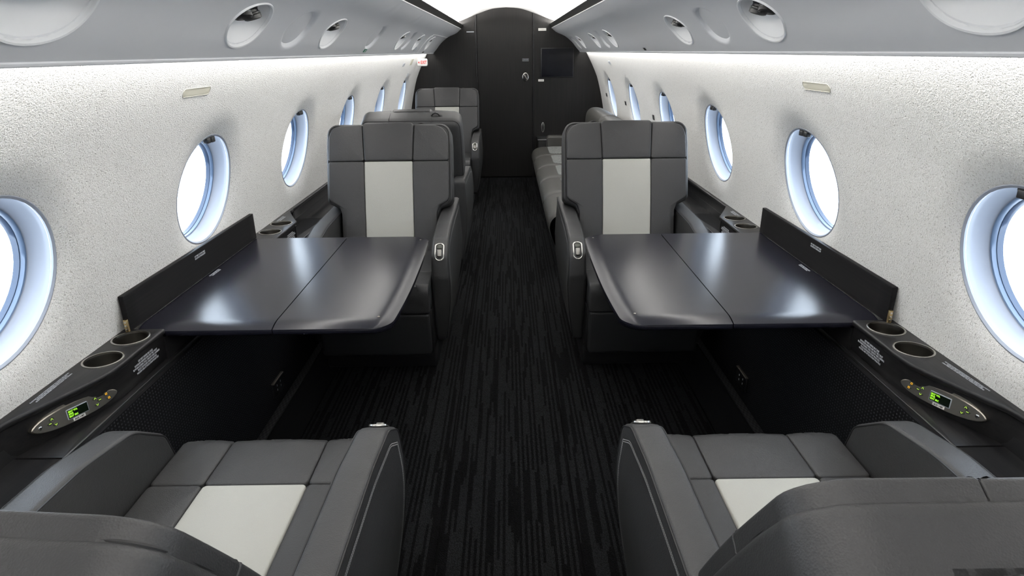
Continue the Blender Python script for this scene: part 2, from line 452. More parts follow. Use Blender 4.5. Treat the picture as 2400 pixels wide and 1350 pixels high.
# oval access plate seam on the ceiling
P = rpoly([(-.13, 6.3), (.13, 6.3), (.13, 6.75), (-.13, 6.75)], .05, 5, .1)
V, F = stack(P, [(0, .0), (.004, .004)], lambda u, v, w_: (u, v, 1.8445 - .35 * u * u - w_), cap0=False)
obj('ceiling_plate', V, F, CEI, ceil)

# ------------------------------------------------------------------ bulkhead
HALF = [(0, 0)] 
def bprof(off=.02):
    P = [(1.14, -.04), (1.145, .5)] + [(wxs(z) + off, z) for z in (.6, .7, .8, .9, 1, 1.1, 1.2, 1.3, 1.38, 1.42)] + [(.80, 1.46), (.70, 1.56), (.64, 1.66)] + [(c[0] , c[1] + off) for c in cpl[::-1]]
    return P
bp = bprof()
def section(xa, xb, P=bp):
    """polygon of the bulkhead between xa<xb (mirrored profile)"""
    full = [(-a, b) for a, b in P] ; full = full + [(a, b) for a, b in P[::-1]][0:]
    # upper outline as function z_top(x) and side; clip by Sutherland-Hodgman
    def clip(Q, f):
        o = []
        for i in range(len(Q)):
            a = Q[i]; b = Q[(i + 1) % len(Q)]; fa, fb = f(a), f(b)
            if fa >= 0: o.append(a)
            if (fa >= 0) != (fb >= 0): t = fa / (fa - fb); o.append((a[0] + (b[0] - a[0]) * t, a[1] + (b[1] - a[1]) * t))
        return o
    Q = clip(full, lambda p: p[0] - xa); Q = clip(Q, lambda p: xb - p[0]); return Q
def plate(Q, y0, y1):
    tri = tessellate_polygon([[Vector((a, b, 0)) for a, b in Q]]); n = len(Q)
    V = [(a, y0, b) for a, b in Q] + [(a, y1, b) for a, b in Q]
    return V, [tuple(t) for t in tri] + [tuple(i + n for i in t) for t in tri] + [(k, (k + 1) % n, n + (k + 1) % n, n + k) for k in range(n)]
V, F = plate(section(-1.2, 1.2), 7.50, 7.54)
bh = obj('wall_back', V, F, WOD, smooth=False); tag(bh, kind='structure')
V, F = plate(section(-1.2, -.345), 7.46, 7.50); obj('veneer_panel', V, F, WOD, bh, smooth=False)
V, F = plate(section(.305, 1.2), 7.46, 7.50); obj('veneer_panel', V, F, WOD, bh, smooth=False)
V, F = plate(section(-.343, -.328), 7.45, 7.50); obj('door_jamb', V, F, LED, bh, smooth=False)
V, F = plate(section(.292, .303), 7.45, 7.50); obj('door_jamb', V, F, LED, bh, smooth=False)
dr_ = empty('door_1', (-.018, 7.47, 0)); tag(dr_, kind='structure')
Q = [(a + .018, b) for a, b in section(-.325, .289)]
Q = [(a, max(b, .012)) for a, b in Q]
V, F = plate(Q, 0, .03); obj('door_leaf', V, F, WOD, dr_, smooth=False)
def oval(cx, cz, a, b, y, d, m, nme, par):
    P = [Vector((cx + a * math.cos(2 * PI * k / 28), cz + b * math.sin(2 * PI * k / 28))) for k in range(28)]
    V, F = stack(P, [(0, 0), (0, d * .6), (min(a, b) * .12, d)], lambda u, v, w_: (u, y - w_, v), shrink=(.5,)); return obj(nme, V, F, m, par)
dl = oval(.226, 1.127, .034, .046, 0, .006, CHR, 'latch_plate', dr_); oval(.226, 1.127, .028, .040, -.005, .004, BLK, 'latch_dish', dl)
V, F = tube([(.214, -.012, 1.152), (.226, -.02, 1.127), (.240, -.012, 1.100)], .006, 8); obj('latch_lever', V, F, CHR, dl)
V, F = box(.190, .265, -.003, 0, 1.293, 1.322); sg = obj('door_placard', V, F, BLK, dr_)
pts = [(.193, -.004, 1.296), (.262, -.004, 1.296), (.262, -.004, 1.319), (.193, -.004, 1.319)]
V, F = tube(pts, .0012, 4, True); obj('placard_border', V, F, TXT, sg)
text('placard_text', 'LAVATORY', .0125, TXT, frame((.2275, -.0042, 1.3075), (1, 0, 0), (0, -1, 0)), sg)
# bulkhead lower handle, placards, monitor
def yplate(nme, x0, x1, z0, z1, y, m, par=None, d=.004):
    V, F = box(x0, x1, y - d, y, z0, z1); return obj(nme, V, F, m, par, smooth=False)
hd = empty('pull_handle', (.407, 7.46, .575), 0, bh)
o = oval(0, 0, .020, .056, 0, .005, CHR, 'handle_ring', hd); oval(0, 0, .014, .048, -.004, .003, BLK, 'handle_dish', hd)
V, F = tube([(0, -.010, .036), (0, -.016, 0), (0, -.010, -.036)], .0045, 8); obj('handle_grip', V, F, CHR, hd)
def sign(nme, x0, x1, z0, z1, lab, txt, ts, m=PLQ, tm=None):
    o = empty(nme, ((x0 + x1) / 2, 7.46, (z0 + z1) / 2)); tag(o, lab, 'sign')
    hx, hz = (x1 - x0) / 2, (z1 - z0) / 2
    p = yplate('sign_plate', -hx, hx, -hz, hz, 0, m, o)
    if txt: text('sign_text', txt, ts, tm or BLK, frame((0, -.0044, 0), (1, 0, 0), (0, -1, 0)), o)
    return o
sign('bulkhead_placard', .350, .436, 1.606, 1.632, 'small white placard high on the dark bulkhead, above the monitor', 'NO SMOKING', .012)
sign('bulkhead_placard', .352, .415, 1.078, 1.101, 'small white placard just under the lower left corner of the monitor', 'OXYGEN', .012)
sign('bulkhead_placard', -.437, -.354, 1.598, 1.606, 'thin grey nameplate on the dark bulkhead, high left of the door', None, 0, TXT)
mo = empty('monitor', (.5615, 7.46, 1.275)); tag(mo, 'flat black monitor screen mounted on the dark bulkhead right of the door', 'monitor')
V, F = box(-.182, .182, -.018, 0, -.154, .154, .004); obj('monitor_frame', V, F, BLK, mo)
yplate('screen', -.174, .174, -.146, .146, -.018, SCR, mo, .001)
# front closing wall behind the camera
V, F = plate(section(-1.2, 1.2), Y0 - .04, Y0); o = obj('wall_front', V, F, PLS, smooth=False); tag(o, kind='structure')

# ------------------------------------------------------------------ overhead panels with light pods
PS = catmull([(.497, 1.632), (.549, 1.590), (.645, 1.548), (.722, 1.487), (.77, 1.431), (.812, 1.386)], 8)
PS = [(p[0], p[1]) for p in PS]
L_ = [0]
for i in range(1, len(PS)): L_.append(L_[-1] + math.hypot(PS[i][0] - PS[i - 1][0], PS[i][1] - PS[i - 1][1]))
def psu(v):
    v = max(0, min(L_[-1], v))
    for i in range(1, len(L_)):
        if v <= L_[i] + 1e-9:
            t = (v - L_[i - 1]) / (L_[i] - L_[i - 1]); a, b = PS[i - 1], PS[i]
            p = (a[0] + (b[0] - a[0]) * t, a[1] + (b[1] - a[1]) * t); dx, dz = b[0] - a[0], b[1] - a[1]; l = math.hypot(dx, dz)
            return p, (dz / l, -dx / l) if dz > 0 else (-(-dz) / l * 1.0, -dx / l)   # normal pointing inboard/down
    return PS[-1], (-.7, -.7)
def vof(z):
    for i in range(1, len(PS)):
        if PS[i][1] <= z: t = (PS[i - 1][1] - z) / (PS[i - 1][1] - PS[i][1]); return L_[i - 1] + (L_[i] - L_[i - 1]) * t
VC = vof(1.480)
pods = {-1: [(-1.1, 'p'), (.2, 'b'), (1.10, 'p'), (1.95, 'p'), (2.41, 'b'), (2.863, 'p'), (3.78, 'b'), (4.72, 'p'), (5.04, 'b'), (5.57, 'p'), (6.38, 'p')],
        1: [(-1.1, 'p'), (.2, 'b'), (1.08, 'p'), (1.945, 'p'), (2.41, 'b'), (2.863, 'p'), (4.73, 'p'), (5.125, 'b'), (5.567, 'p'), (6.585, 'p'), (7.06, 'b')]}
def P3(s, y, v, d=0):
    p, n = psu(v); return (s * (p[0] + n[0] * d), y, p[1] + n[1] * d)
LAB = {-1: 'long pale grey overhead panel with round reading light pods, above the left windows', 1: 'long pale grey overhead panel with round reading light pods, above the right windows'}
for s in (-1, 1):
    op = empty('overhead_panel', (s * .7, 0, 1.5)); tag(op, LAB[s], 'overhead panel', 'overhead panels')
    off = Vector((s * .7, 0, 1.5))
    pl = pods[s]; cuts = [Y0] + [(pl[i][0] + pl[i + 1][0]) / 2 for i in range(len(pl) - 1)] + [Y1]
    holes = [(y, VC, .118 if k == 'p' else .115, .071 if k == 'p' else .078) for y, k in pl]
    def S(y, v, d, s=s):
        o = 0
        if d < .012: o = -.006 * (1 - d / .012) ** 2
        return Vector(P3(s, y, v, o)) - off
    V, F = holed(cuts, 0, L_[-1], holes, S, nv=18, nh=12, rings=9, power=2.0)
    sh = obj('panel_shell', V, F, PLS, op, sharp=60)
    V, F = tube([Vector((s * .812, Y0, 1.388)) - off, Vector((s * .812, 2, 1.388)) - off, Vector((s * .812, Y1, 1.388)) - off], .006, 8); obj('lower_lip', V, F, PLS, op)
    V, F = tube([Vector((s * .497, Y0, 1.634)) - off, Vector((s * .497, Y1, 1.634)) - off], .004, 8); obj('upper_lip', V, F, PLS2, op)
    for y, k in pl:
        n = 40
        def R(a, b, d, s=s, y=y): return [Vector(P3(s, y + a * math.cos(2 * PI * q / n), VC + b * math.sin(2 * PI * q / n), d)) - off for q in range(n)]
        if k == 'p':
            prof_ = [(.121, .074, -.004), (.124, .077, .003), (.128, .081, .004), (.130, .083, -.001)]
            V = []; F = []
            for a, b, d in prof_: V += R(a, b, d)
            for i in range(3):
                for q in range(n): F.append((i * n + q, i * n + (q + 1) % n, (i + 1) * n + (q + 1) % n, (i + 1) * n + q))
            rg = obj('pod_ring', V, F, PLS2, op)
            V = []; F = []
            dish = [(.121, .074, -.002), (.116, .069, -.012), (.104, .060, -.028), (.085, .048, -.042), (.055, .03, -.052), (.02, .012, -.055)]
            for a, b, d in dish: V += R(a, b, d)
            m_ = len(dish)
            for i in range(m_ - 1):
                for q in range(n): F.append((i * n + q, i * n + (q + 1) % n, (i + 1) * n + (q + 1) % n, (i + 1) * n + q))
            F.append(tuple(range((m_ - 1) * n, m_ * n)))
            obj('pod_dish', V, F, PLS2, rg)
            # two nozzles: a ball gasper and a spotlight, high in the dish
            for dy, big in ((-.034, 1), (.032, 0)):
                c0 = Vector(P3(s, y + dy, VC - .030, -.045)) - off
                dd = Vector((-s * .22, -.12 if big else .18, -1)).normalized()
                fr = frame(c0, (0, 1, 0), dd)
                r0 = .026 if big else .024
                V, F = lathe([(0, -.012), (r0 * .8, -.012), (r0, 0), (r0, .014), (r0 * .92, .016), (r0 * .92, .022), (r0 * 1.05, .024), (r0 * 1.05, .040), (r0 * .8, .043), (r0 * .72, .034), (0, .032)], 20, lambda v: fr @ v)
                obj('air_nozzle' if big else 'reading_spotlight', V, F, BLK, rg)
                V, F = lathe([(r0 * 1.02, .026), (r0 * 1.10, .029), (r0 * 1.02, .032)], 20, lambda v: fr @ v); obj('nozzle_band', V, F, CHR, rg)
        else:
            V = []; F = []
            dish = [(.118, .081, -.004), (.108, .071, -.013), (.103, .066, -.012), (.07, .045, -.010), (.03, .02, -.009)]
            for a, b, d in dish: V += R(a, b, d)
            m_ = len(dish)
            for i in range(m_ - 1):
                for q in range(n): F.append((i * n + q, i * n + (q + 1) % n, (i + 1) * n + (q + 1) % n, (i + 1) * n + q))
            F.append(tuple(range((m_ - 1) * n, m_ * n)))
            obj('blank_pod_cover', V, F, PLS, op)
    # dark trim along the cove
    V, F = box(0, 1, Y0, Y1, 0, 1); q = [(.500, 1.637), (.470, 1.672), (.480, 1.682), (.515, 1.640)]
    V = [(s * a, y, b) for y in (Y0, Y1) for a, b in q]
    F = [(0, 1, 5, 4), (1, 2, 6, 5), (2, 3, 7, 6), (3, 0, 4, 7), (0, 1, 2, 3), (4, 5, 6, 7)]
    o = obj('trim_%d' % (1 if s < 0 else 2), V, F, TRM, smooth=False); tag(o, kind='structure')
    # top of the overhead panel (cove floor)
    q = [(.500, 1.634), (.60, 1.640), (.66, 1.62), (.88, 1.50), (.88, 1.505), (.66, 1.625), (.60, 1.645), (.500, 1.639)]
    V = [tuple(Vector((s * a, y, b)) - off) for y in (Y0, Y1) for a, b in q]
    F = [(k, (k + 1) % 8, 8 + (k + 1) % 8, 8 + k) for k in range(8)] + [(0, 1, 6, 7), (1, 2, 5, 6), (2, 3, 4, 5)] + [(8, 9, 14, 15), (9, 10, 13, 14), (10, 11, 12, 13)]
    obj('panel_back', V, F, PLS, op, smooth=False)
# end access door on the left overhead panel, placards
op = bpy.data.objects['overhead_panel']; off = Vector((-.7, 0, 1.5))
pts = [Vector(P3(-1, y, v, .001)) - off for y, v in [(6.02, L_[-1] - .01), (6.02, VC - .05), (6.10, VC - .09), (6.20, VC - .105), (7.40, VC - .105)]]
V, F = tube(catmull(pts, 6), .004, 6); obj('access_door_seam', V, F, PLS2, op)
def psq(s, y, z, hy, hv, m, nme):
    v = vof(z); V = [P3(s, y + a, v + b, c) for c in (.001, .0035) for a, b in ((-hy, -hv), (hy, -hv), (hy, hv), (-hy, hv))]
    o_ = [q for q in bpy.data.objects if q.name.startswith('overhead_panel') and (q.location.x * s > 0)][0]
    V = [tuple(Vector(q) - Vector((s * .7, 0, 1.5))) for q in V]
    return obj(nme, V, [(0, 1, 2, 3), (4, 5, 6, 7), (0, 1, 5, 4), (1, 2, 6, 5), (2, 3, 7, 6), (3, 0, 4, 7)], m, o_, smooth=False)
g = psq(-1, 3.76, 1.412, .03, .010, GPL, 'green_placard'); psq(-1, 3.76, 1.414, .018, .0018, PLQ, 'placard_line'); psq(-1, 3.76, 1.408, .018, .0018, PLQ, 'placard_line')
psq(1, 3.86, 1.405, .022, .008, BLK, 'black_placard'); psq(-1, 5.75, 1.425, .05, .022, TXT, 'grey_placard'); psq(-1, 6.45, 1.40, .04, .008, BLK, 'black_placard')

# ------------------------------------------------------------------ exit sign and small wall fittings
ex = empty('exit_sign', (-.86, 6.9, 1.30)); tag(ex, 'white block exit sign with red letters on the left wall by the bulkhead', 'sign')
P = rpoly([(-.065, -.036), (.045, -.036), (.045, .036), (-.065, .036)], .014, 4, .1)
V, F = stack(P, bev(.006, -.0, .03, 3), lambda u, v, w_: (u, -w_ + .03, v)); obj('sign_box', V, F, SGN, ex)
text('sign_text', '\u25C4EXIT' if False else 'EXIT', .044, RED, frame((.006, -.0006, 0), (1, 0, 0), (0, -1, 0)), ex, bold=.0012, xs=.68)
V, F = stack([Vector(p) for p in [(-.052, 0), (-.038, -.012), (-.038, .012)]], [(0, 0), (0, .001)], lambda u, v, w_: (u, -w_, v), shrink=()); obj('sign_arrow', V, F, RED, ex)
def wallpatch(nme, s, y, z, hy, hz, rad, m, lab, cat, d=.004, rim=None):
    """small plate lying on the curved side wall, own thing"""
    o = empty(nme, (s * wxs(z), y, z)); tag(o, lab, cat)
    sl = (wxs(z + .02) - wxs(z - .02)) / .04
    P = rpoly([(-hy, -hz), (hy, -hz), (hy, hz), (-hy, hz)], rad, 5, .05)
    fm = lambda u, v, w_: (s * (sl * v - w_), u, v)
    V, F = stack(P, [(0, -.004), (0, d * .5), (.0008, d)], fm, shrink=(.6,)); obj('fitting_face', V, F, m, o)
    if rim:
        V, F = tube([fm(p.x, p.y, d * .8) for p in P], .0012, 5, True); obj('fitting_rim', V, F, rim, o)
    return o
RIM = mat('slot_rim', (.42, .41, .36), .6)
wallpatch('wall_slot_cover', -1, 1.99, 1.295, .088, .0115, .011, CRM, 'cream oblong cover on the left wall, above the nearer full window', 'wall fitting', .0008, RIM)
wallpatch('wall_slot_cover', 1, 1.985, 1.290, .088, .0115, .011, CRM, 'cream oblong cover on the right wall, above the nearer full window', 'wall fitting', .0008, RIM)
wallpatch('jack_plate', 1, 4.71, .94, .022, .018, .003, BLK, 'small black jack plate on the right wall, nearest of the three', 'wall fitting', .005)
wallpatch('jack_plate', 1, 5.84, .955, .026, .017, .003, BLK, 'small black jack plate on the right wall, middle of the three', 'wall fitting', .005)
wallpatch('jack_plate', 1, 6.99, .956, .030, .017, .003, BLK, 'small black jack plate on the right wall, nearest the bulkhead', 'wall fitting', .005)
wallpatch('wall_placard', 1, 6.05, 1.293, .05, .014, .002, TXT, 'tiny grey placard high on the right wall near the bulkhead', 'sign', .003)
wallpatch('wall_placard', -1, 6.05, 1.294, .05, .014, .002, TXT, 'tiny grey placard high on the left wall, left of the taller one', 'sign', .003)
wallpatch('wall_placard', -1, 6.50, 1.312, .07, .028, .002, CRM, 'pale beige placard high on the left wall beside the exit sign', 'sign', .003)
wallpatch('wall_placard', -1, 6.60, 1.19, .03, .016, .002, TXT, 'tiny dark placard on the left wall above the farthest window', 'sign', .003)

# ------------------------------------------------------------------ side ledges
ZT = .660; ZS = .565
def build_ledge(s):
    side = 'left' if s < 0 else 'right'
    t = empty('side_ledge', (s * 1.05, 2.1, .6)); off = Vector((s * 1.05, 2.1, .6))
    tag(t, 'long black veneer side ledge with cup holders under the %s windows' % side, 'side ledge', 'side ledges')
    loc = lambda V: [tuple(Vector(v) - off) for v in V]
    # inner edge |x| along y (top level)
    near = [(Y0, 1.0), (.60, 1.0), (.72, 1.003), (.82, 1.022), (.93, 1.062), (1.03, 1.09), (1.12, 1.096), (1.18, 1.094), (1.25, 1.066), (1.332, 1.031), (1.40, 1.006), (1.46, .999), (1.53, .999), (1.672, .999)]
    far = [(2.615, .999), (2.80, .999), (2.885, 1.0), (2.915, 1.008), (3.10, 1.094), (3.16, 1.098), (3.6, 1.098), (7.44 if s < 0 else 3.9, 1.098)]
    cupsN = [(1.610, 1.057), (1.478, 1.055)]; cupsF = [(2.715, 1.055), (2.862, 1.055)]
    cr_ = .0455
    for path, cups in ((near, cupsN), (far, cupsF)):
        pts = catmull([(y, x) for y, x in path], 5)
        inner = [(p[0], p[1]) for p in pts]
        outer = [(y, wxs(ZT) + .012) for y, x in (inner[-1], inner[0])]
        loop = [Vector((s * x, y, ZT)) for y, x in inner] + [Vector((s * x, y, ZT)) for y, x in outer]
        holes = [[Vector((s * (cx + cr_ * math.cos(2 * PI * k / 32)), cy + cr_ * math.sin(2 * PI * k / 32), ZT)) for k in range(32)] for cy, cx in cups]
        tri = tessellate_polygon([loop] + [h[::-1] for h in holes])
        V = [v for l in [loop] + [h[::-1] for h in holes] for v in l]
        F = [tuple(q) for q in tri]
        # rounded nose and underside lip following the inner edge
        nose = [(0, 0), (-.0025, -.001), (-.0045, -.004), (-.0045, -.012), (-.001, -.016), (.004, -.017)]
        V2 = []; n = len(nose)
        for i, (y, x) in enumerate(inner):
            a = inner[max(0, i - 1)]; b = inner[min(len(inner) - 1, i + 1)]; ty, tx = b[0] - a[0], b[1] - a[1]; l = math.hypot(ty, tx); ny, nx = -tx / l, ty / l
            for d, h in nose: V2.append((s * (x + nx * d), y + ny * d, ZT + h))
        F2 = [(i * n + k, i * n + k + 1, (i + 1) * n + k + 1, (i + 1) * n + k) for i in range(len(inner) - 1) for k in range(n - 1)]
        V, F = join((V, F), (V2, F2)); top = obj('ledge_top', loc(V), F, LED, t, sharp=60)
        # face below
        V = []; F = []; lev = [(.004, ZT - .017), (.003, ZT - .05), (.006, ZS + .012), (.010, ZS)]
        for i, (y, x) in enumerate(inner):
            a = inner[max(0, i - 1)]; b = inner[min(len(inner) - 1, i + 1)]; ty, tx = b[0] - a[0], b[1] - a[1]; l = math.hypot(ty, tx); ny, nx = -tx / l, ty / l
            for d, z in lev: V.append((s * (x + nx * d), y + ny * d, z))
        n = len(lev); F = [(i * n + k, i * n + k + 1, (i + 1) * n + k + 1, (i + 1) * n + k) for i in range(len(inner) - 1) for k in range(n - 1)]
        obj('ledge_face', loc(V), F, LED, t, sharp=60)
        for cy, cx in cups:
            fr = Matrix.Translation(Vector((s * cx, cy, ZT)) - off)
            V, F = lathe([(cr_ + .0035, -.001), (cr_ + .0035, .0018), (cr_ + .001, .0028), (cr_ - .001, .0022), (cr_ - .0015, -.004)], 36, lambda v: fr @ v)
            rim = obj('cup_holder_rim', V, F, STL, t)
            V, F = lathe([(cr_ - .0015, -.003), (cr_ - .003, -.03), (cr_ - .005, -.055), (cr_ - .010, -.060), (.001, -.060)], 36, lambda v: fr @ v)
            obj('cup_well', V, F, WEL, rim)
    # inner pocket front under the table (between near and far)
    V, F = box(*sorted((s * .999, s * 1.01)), 1.672, 2.615, ZS, ZT - .028); obj('ledge_face', loc(V), F, LED, t)
    # lower shelf with dividing seams
    ends = [(Y0, 1.184), (1.189, 2.1), (2.105, 3.335), (3.34, 7.44 if s < 0 else 3.9)]
    for a, b in ends:
        V, F = box(*sorted((s * .993, s * 1.12)), a, b, ZS - .016, ZS, .002); obj('lower_shelf', loc(V), F, LED, t)
    V, F = box(*sorted((s * .988, s * .993)), Y0, 7.44 if s < 0 else 3.9, ZS - .016, ZS + .001, .001); obj('shelf_edge_strip', loc(V), F, BRZ2, t)
    # printed placards
    c = lambda x, y, z: Vector((s * x, y, z)) - off
    up = (0, 0, 1)
    d = (0, -s, 0)   # reading direction
    text('placard_text', 'PLACE SEAT IN UPRIGHT POSITION DURING TAXI, TAKEOFF AND LANDING\nFASTEN SEAT BELT AND SHOULDER HARNESS WHILE SEATED\nSTOW TABLE AND FOOTREST DURING TAXI, TAKEOFF AND LANDING', .0052, TXT, frame(c(1.101, 1.335, ZT + .0006), (0, -s, 0), up) if False else frame(c(1.090, 1.335, ZT + .0006), (s * .05, 1 if s < 0 else -1, 0), up), t, bold=.00002, xs=.82)
    text('placard_text', 'LIFE VEST UNDER SEAT BASE\nSHOULDER HARNESS AND SEAT BELT MUST\nBE WORN DURING TAXI, TAKEOFF AND LANDING\nPLACE SHOULDER STRAP IN BUCKLE\nHOLDER AND ATTACH STRAP IN BUCKLE', .0072, TXT, frame(c(.9945, 1.560, .617), (0, 1 if s < 0 else -1, 0), (-s, 0, .05)), t, bold=.00003, xs=.80)
    text('placard_text', 'LIFE VEST UNDER SEAT BASE\nSHOULDER HARNESS AND SEAT BELT MUST\nBE WORN DURING TAXI, TAKEOFF AND LANDING\nPLACE SHOULDER STRAP IN BUCKLE\nHOLDER AND ATTACH STRAP IN BUCKLE', .0072, TXT, frame(c(.9945, 2.79, .615), (0, 1 if s < 0 else -1, 0), (-s, 0, .05)), t, bold=.00003, xs=.80)
    text('placard_text', 'FASTEN SEAT BELT\nWHILE SEATED', .011, TXT, frame(c(1.085, 2.955, ZT + .0006), (0, 1 if s < 0 else -1, 0), up), t, bold=.0002)
    if s > 0: text('placard_text', 'IN CASE OF\nEMERGENCY LIFT\nDOOR AND PULL MASK', .010, TXT, frame(c(1.052, .885, .617), (-.35, -1, 0), (-1, .35, 0)), t, bold=.0002)
    # hinge latch at the far pocket
    V, F = box(-.005, .005, -.022, .022, -.012, .012, .003)
    V = [(s * (1.030 + x) , 2.965 + y, .632 + z) for x, y, z in V]; obj('pocket_latch', loc(V), F, CHR, t)
    # control panel
    A = Vector((s * 1.013, 1.425, .598)); B = Vector((s * 1.080, 1.222, .612))
    cen = (A + B) / 2 + Vector((-s * .007, -.002, 0)); xd = (A - B) if s < 0 else (B - A)
    nrm = Vector((-s, -.33, .12)); fr = frame(cen - off, xd, nrm)
    cp_ = obj('control_panel', *(lambda VF: ([fr @ Vector(v) for v in VF[0]], VF[1]))(stack(lens(.109, .0235), [(0, -.008), (0, .003), (.0018, .005)], lambda u, v, w_: (u, v, w_), shrink=(.7, .4))), BRZ, t)
    tagp = cp_; cp_['label'] = 'brushed nickel leaf shaped control panel'
    bk = lens(.112, .025)
    V, F = stack([Vector((p.x * .9, p.y + .003)) for p in bk], [(0, -.008), (0, .0015)], lambda u, v, w_: fr @ Vector((u, v, w_)), shrink=()); obj('backing_plate', V, F, BRZ, cp_)
    def bx(x0, x1, y0, y1, z0, z1, m, nme, r=.0):
        V, F = box(x0, x1, y0, y1, z0, z1, r); return obj(nme, [fr @ Vector(v) for v in V], F, m, cp_)
    bx(-.027, .027, -.0125, .0125, .004, .0062, LCDF, 'screen_bezel', .002)
    bx(-.025, .025, -.0105, .0105, .005, .0068, LCD, 'screen')
    for k, tx in enumerate(('SEAT VOL', 'SPKR', 'SEAT SRC')):
        text('screen_text', tx, .0062, GRN, fr @ Matrix.Translation((-.0235, .006 - .006 * k, .0070)), cp_, 'LEFT', bold=.00015, xs=.85)
    V, F = box(-.015, .015, -.0205, -.0135, .004, .0058); st = obj('sticker', [fr @ Vector(v) for v in V], F, PLQ, cp_, smooth=False); st['label'] = 'white sticker'
    text('sticker_text', 'AUX 1+BT', .0052, BLK, fr @ Matrix.Translation((-.0, -.017, .0060)), cp_, bold=.0002)
    f1 = -1 if s < 0 else 1
    def btn(x, y, kind, m):
        V, F = stack([Vector((x + .0066 * math.cos(2 * PI * k / 18), y + .0050 * math.sin(2 * PI * k / 18))) for k in range(18)], [(0, .004), (.0008, .0064)], lambda u, v, w_: fr @ Vector((u, v, w_)), shrink=())
        b_ = obj('button', V, F, BTN, cp_)
        q = {'up': [(-.0026, -.0018), (0, .0020), (.0026, -.0018)], 'dn': [(-.0026, .0018), (0, -.0020), (.0026, .0018)], 'mid': [(-.0028, 0), (.0028, 0)], 'sq': [(-.002, -.002), (.002, -.002), (.002, .002), (-.002, .002)]}[kind]
        V, F = tube([fr @ Vector((x + a, y + b, .0068)) for a, b in q], .0007, 5, kind == 'sq'); obj('button_mark', V, F, m, cp_)
    for x in (-.062 , ): pass
    btn(f1 * .062, .0085, 'up', GRN2); btn(f1 * .068, -.0005, 'mid', GRN2); btn(f1 * .056, -.0075, 'dn', GRN2)
    btn(-f1 * .047, .0085, 'up', GRN2); btn(-f1 * .058, .001, 'mid', GRN2); btn(-f1 * .049, -.0085, 'dn', GRN2)
    btn(-f1 * .077, .0075, 'sq', AMB); btn(-f1 * .082, -.0045, 'sq', AMB)
    fr2 = fr @ Matrix.Translation((f1 * .090, -.001, .005))
    V, F = lathe([(.0048, -.001), (.0048, .001), (.0030, .0015), (.0028, -.003)], 18, lambda v: fr2 @ v); obj('headphone_jack', V, F, CHR, cp_)
    V, F = lathe([(.0032, .0002), (.0001, .0002)], 18, lambda v: fr2 @ v); obj('jack_hole', V, F, BLK, cp_)
    return t
def lens(a, b, n=40):
    return [Vector((a * math.copysign(abs(math.cos(q)) ** .85, math.cos(q)), b * math.copysign(abs(math.sin(q)) ** 1.12, math.sin(q)))) for q in [2 * PI * k / n for k in range(n)]]
BRZ2 = mat('edge_strip', (.26, .26, .265), .3, metal=1)
LCDF = mat('lcd_bezel', (.35, .38, .42), .3)
BTN = mat('black_button', (.05, .055, .04), .35)
for s in (-1, 1): build_ledge(s)

# ------------------------------------------------------------------ outlets low on the dado
for s in (-1, 1):
    t = empty('power_outlet', (s * .978, 2.345, .10)); tag(t, 'small brass edged power outlet on the black %s lower wall under the table' % ('left' if s < 0 else 'right'), 'outlet', 'outlets')
    V, F = box(*sorted((0, -s * .008)), -.055, .055, -.035, .028, .002); obj('outlet_box', V, F, BLK, t)
    V, F = box(*sorted((0, -s * .012)), -.057, .057, .028, .034, .001); obj('outlet_edge', V, F, BRZ, t)
    for yy in (-.02, .02):
        for zz in (-.012, .008):
            V, F = box(*sorted((-s * .008, -s * .0088)), yy - .002, yy + .002, zz - .004, zz + .004); obj('socket_slot', V, F, TXT, t)

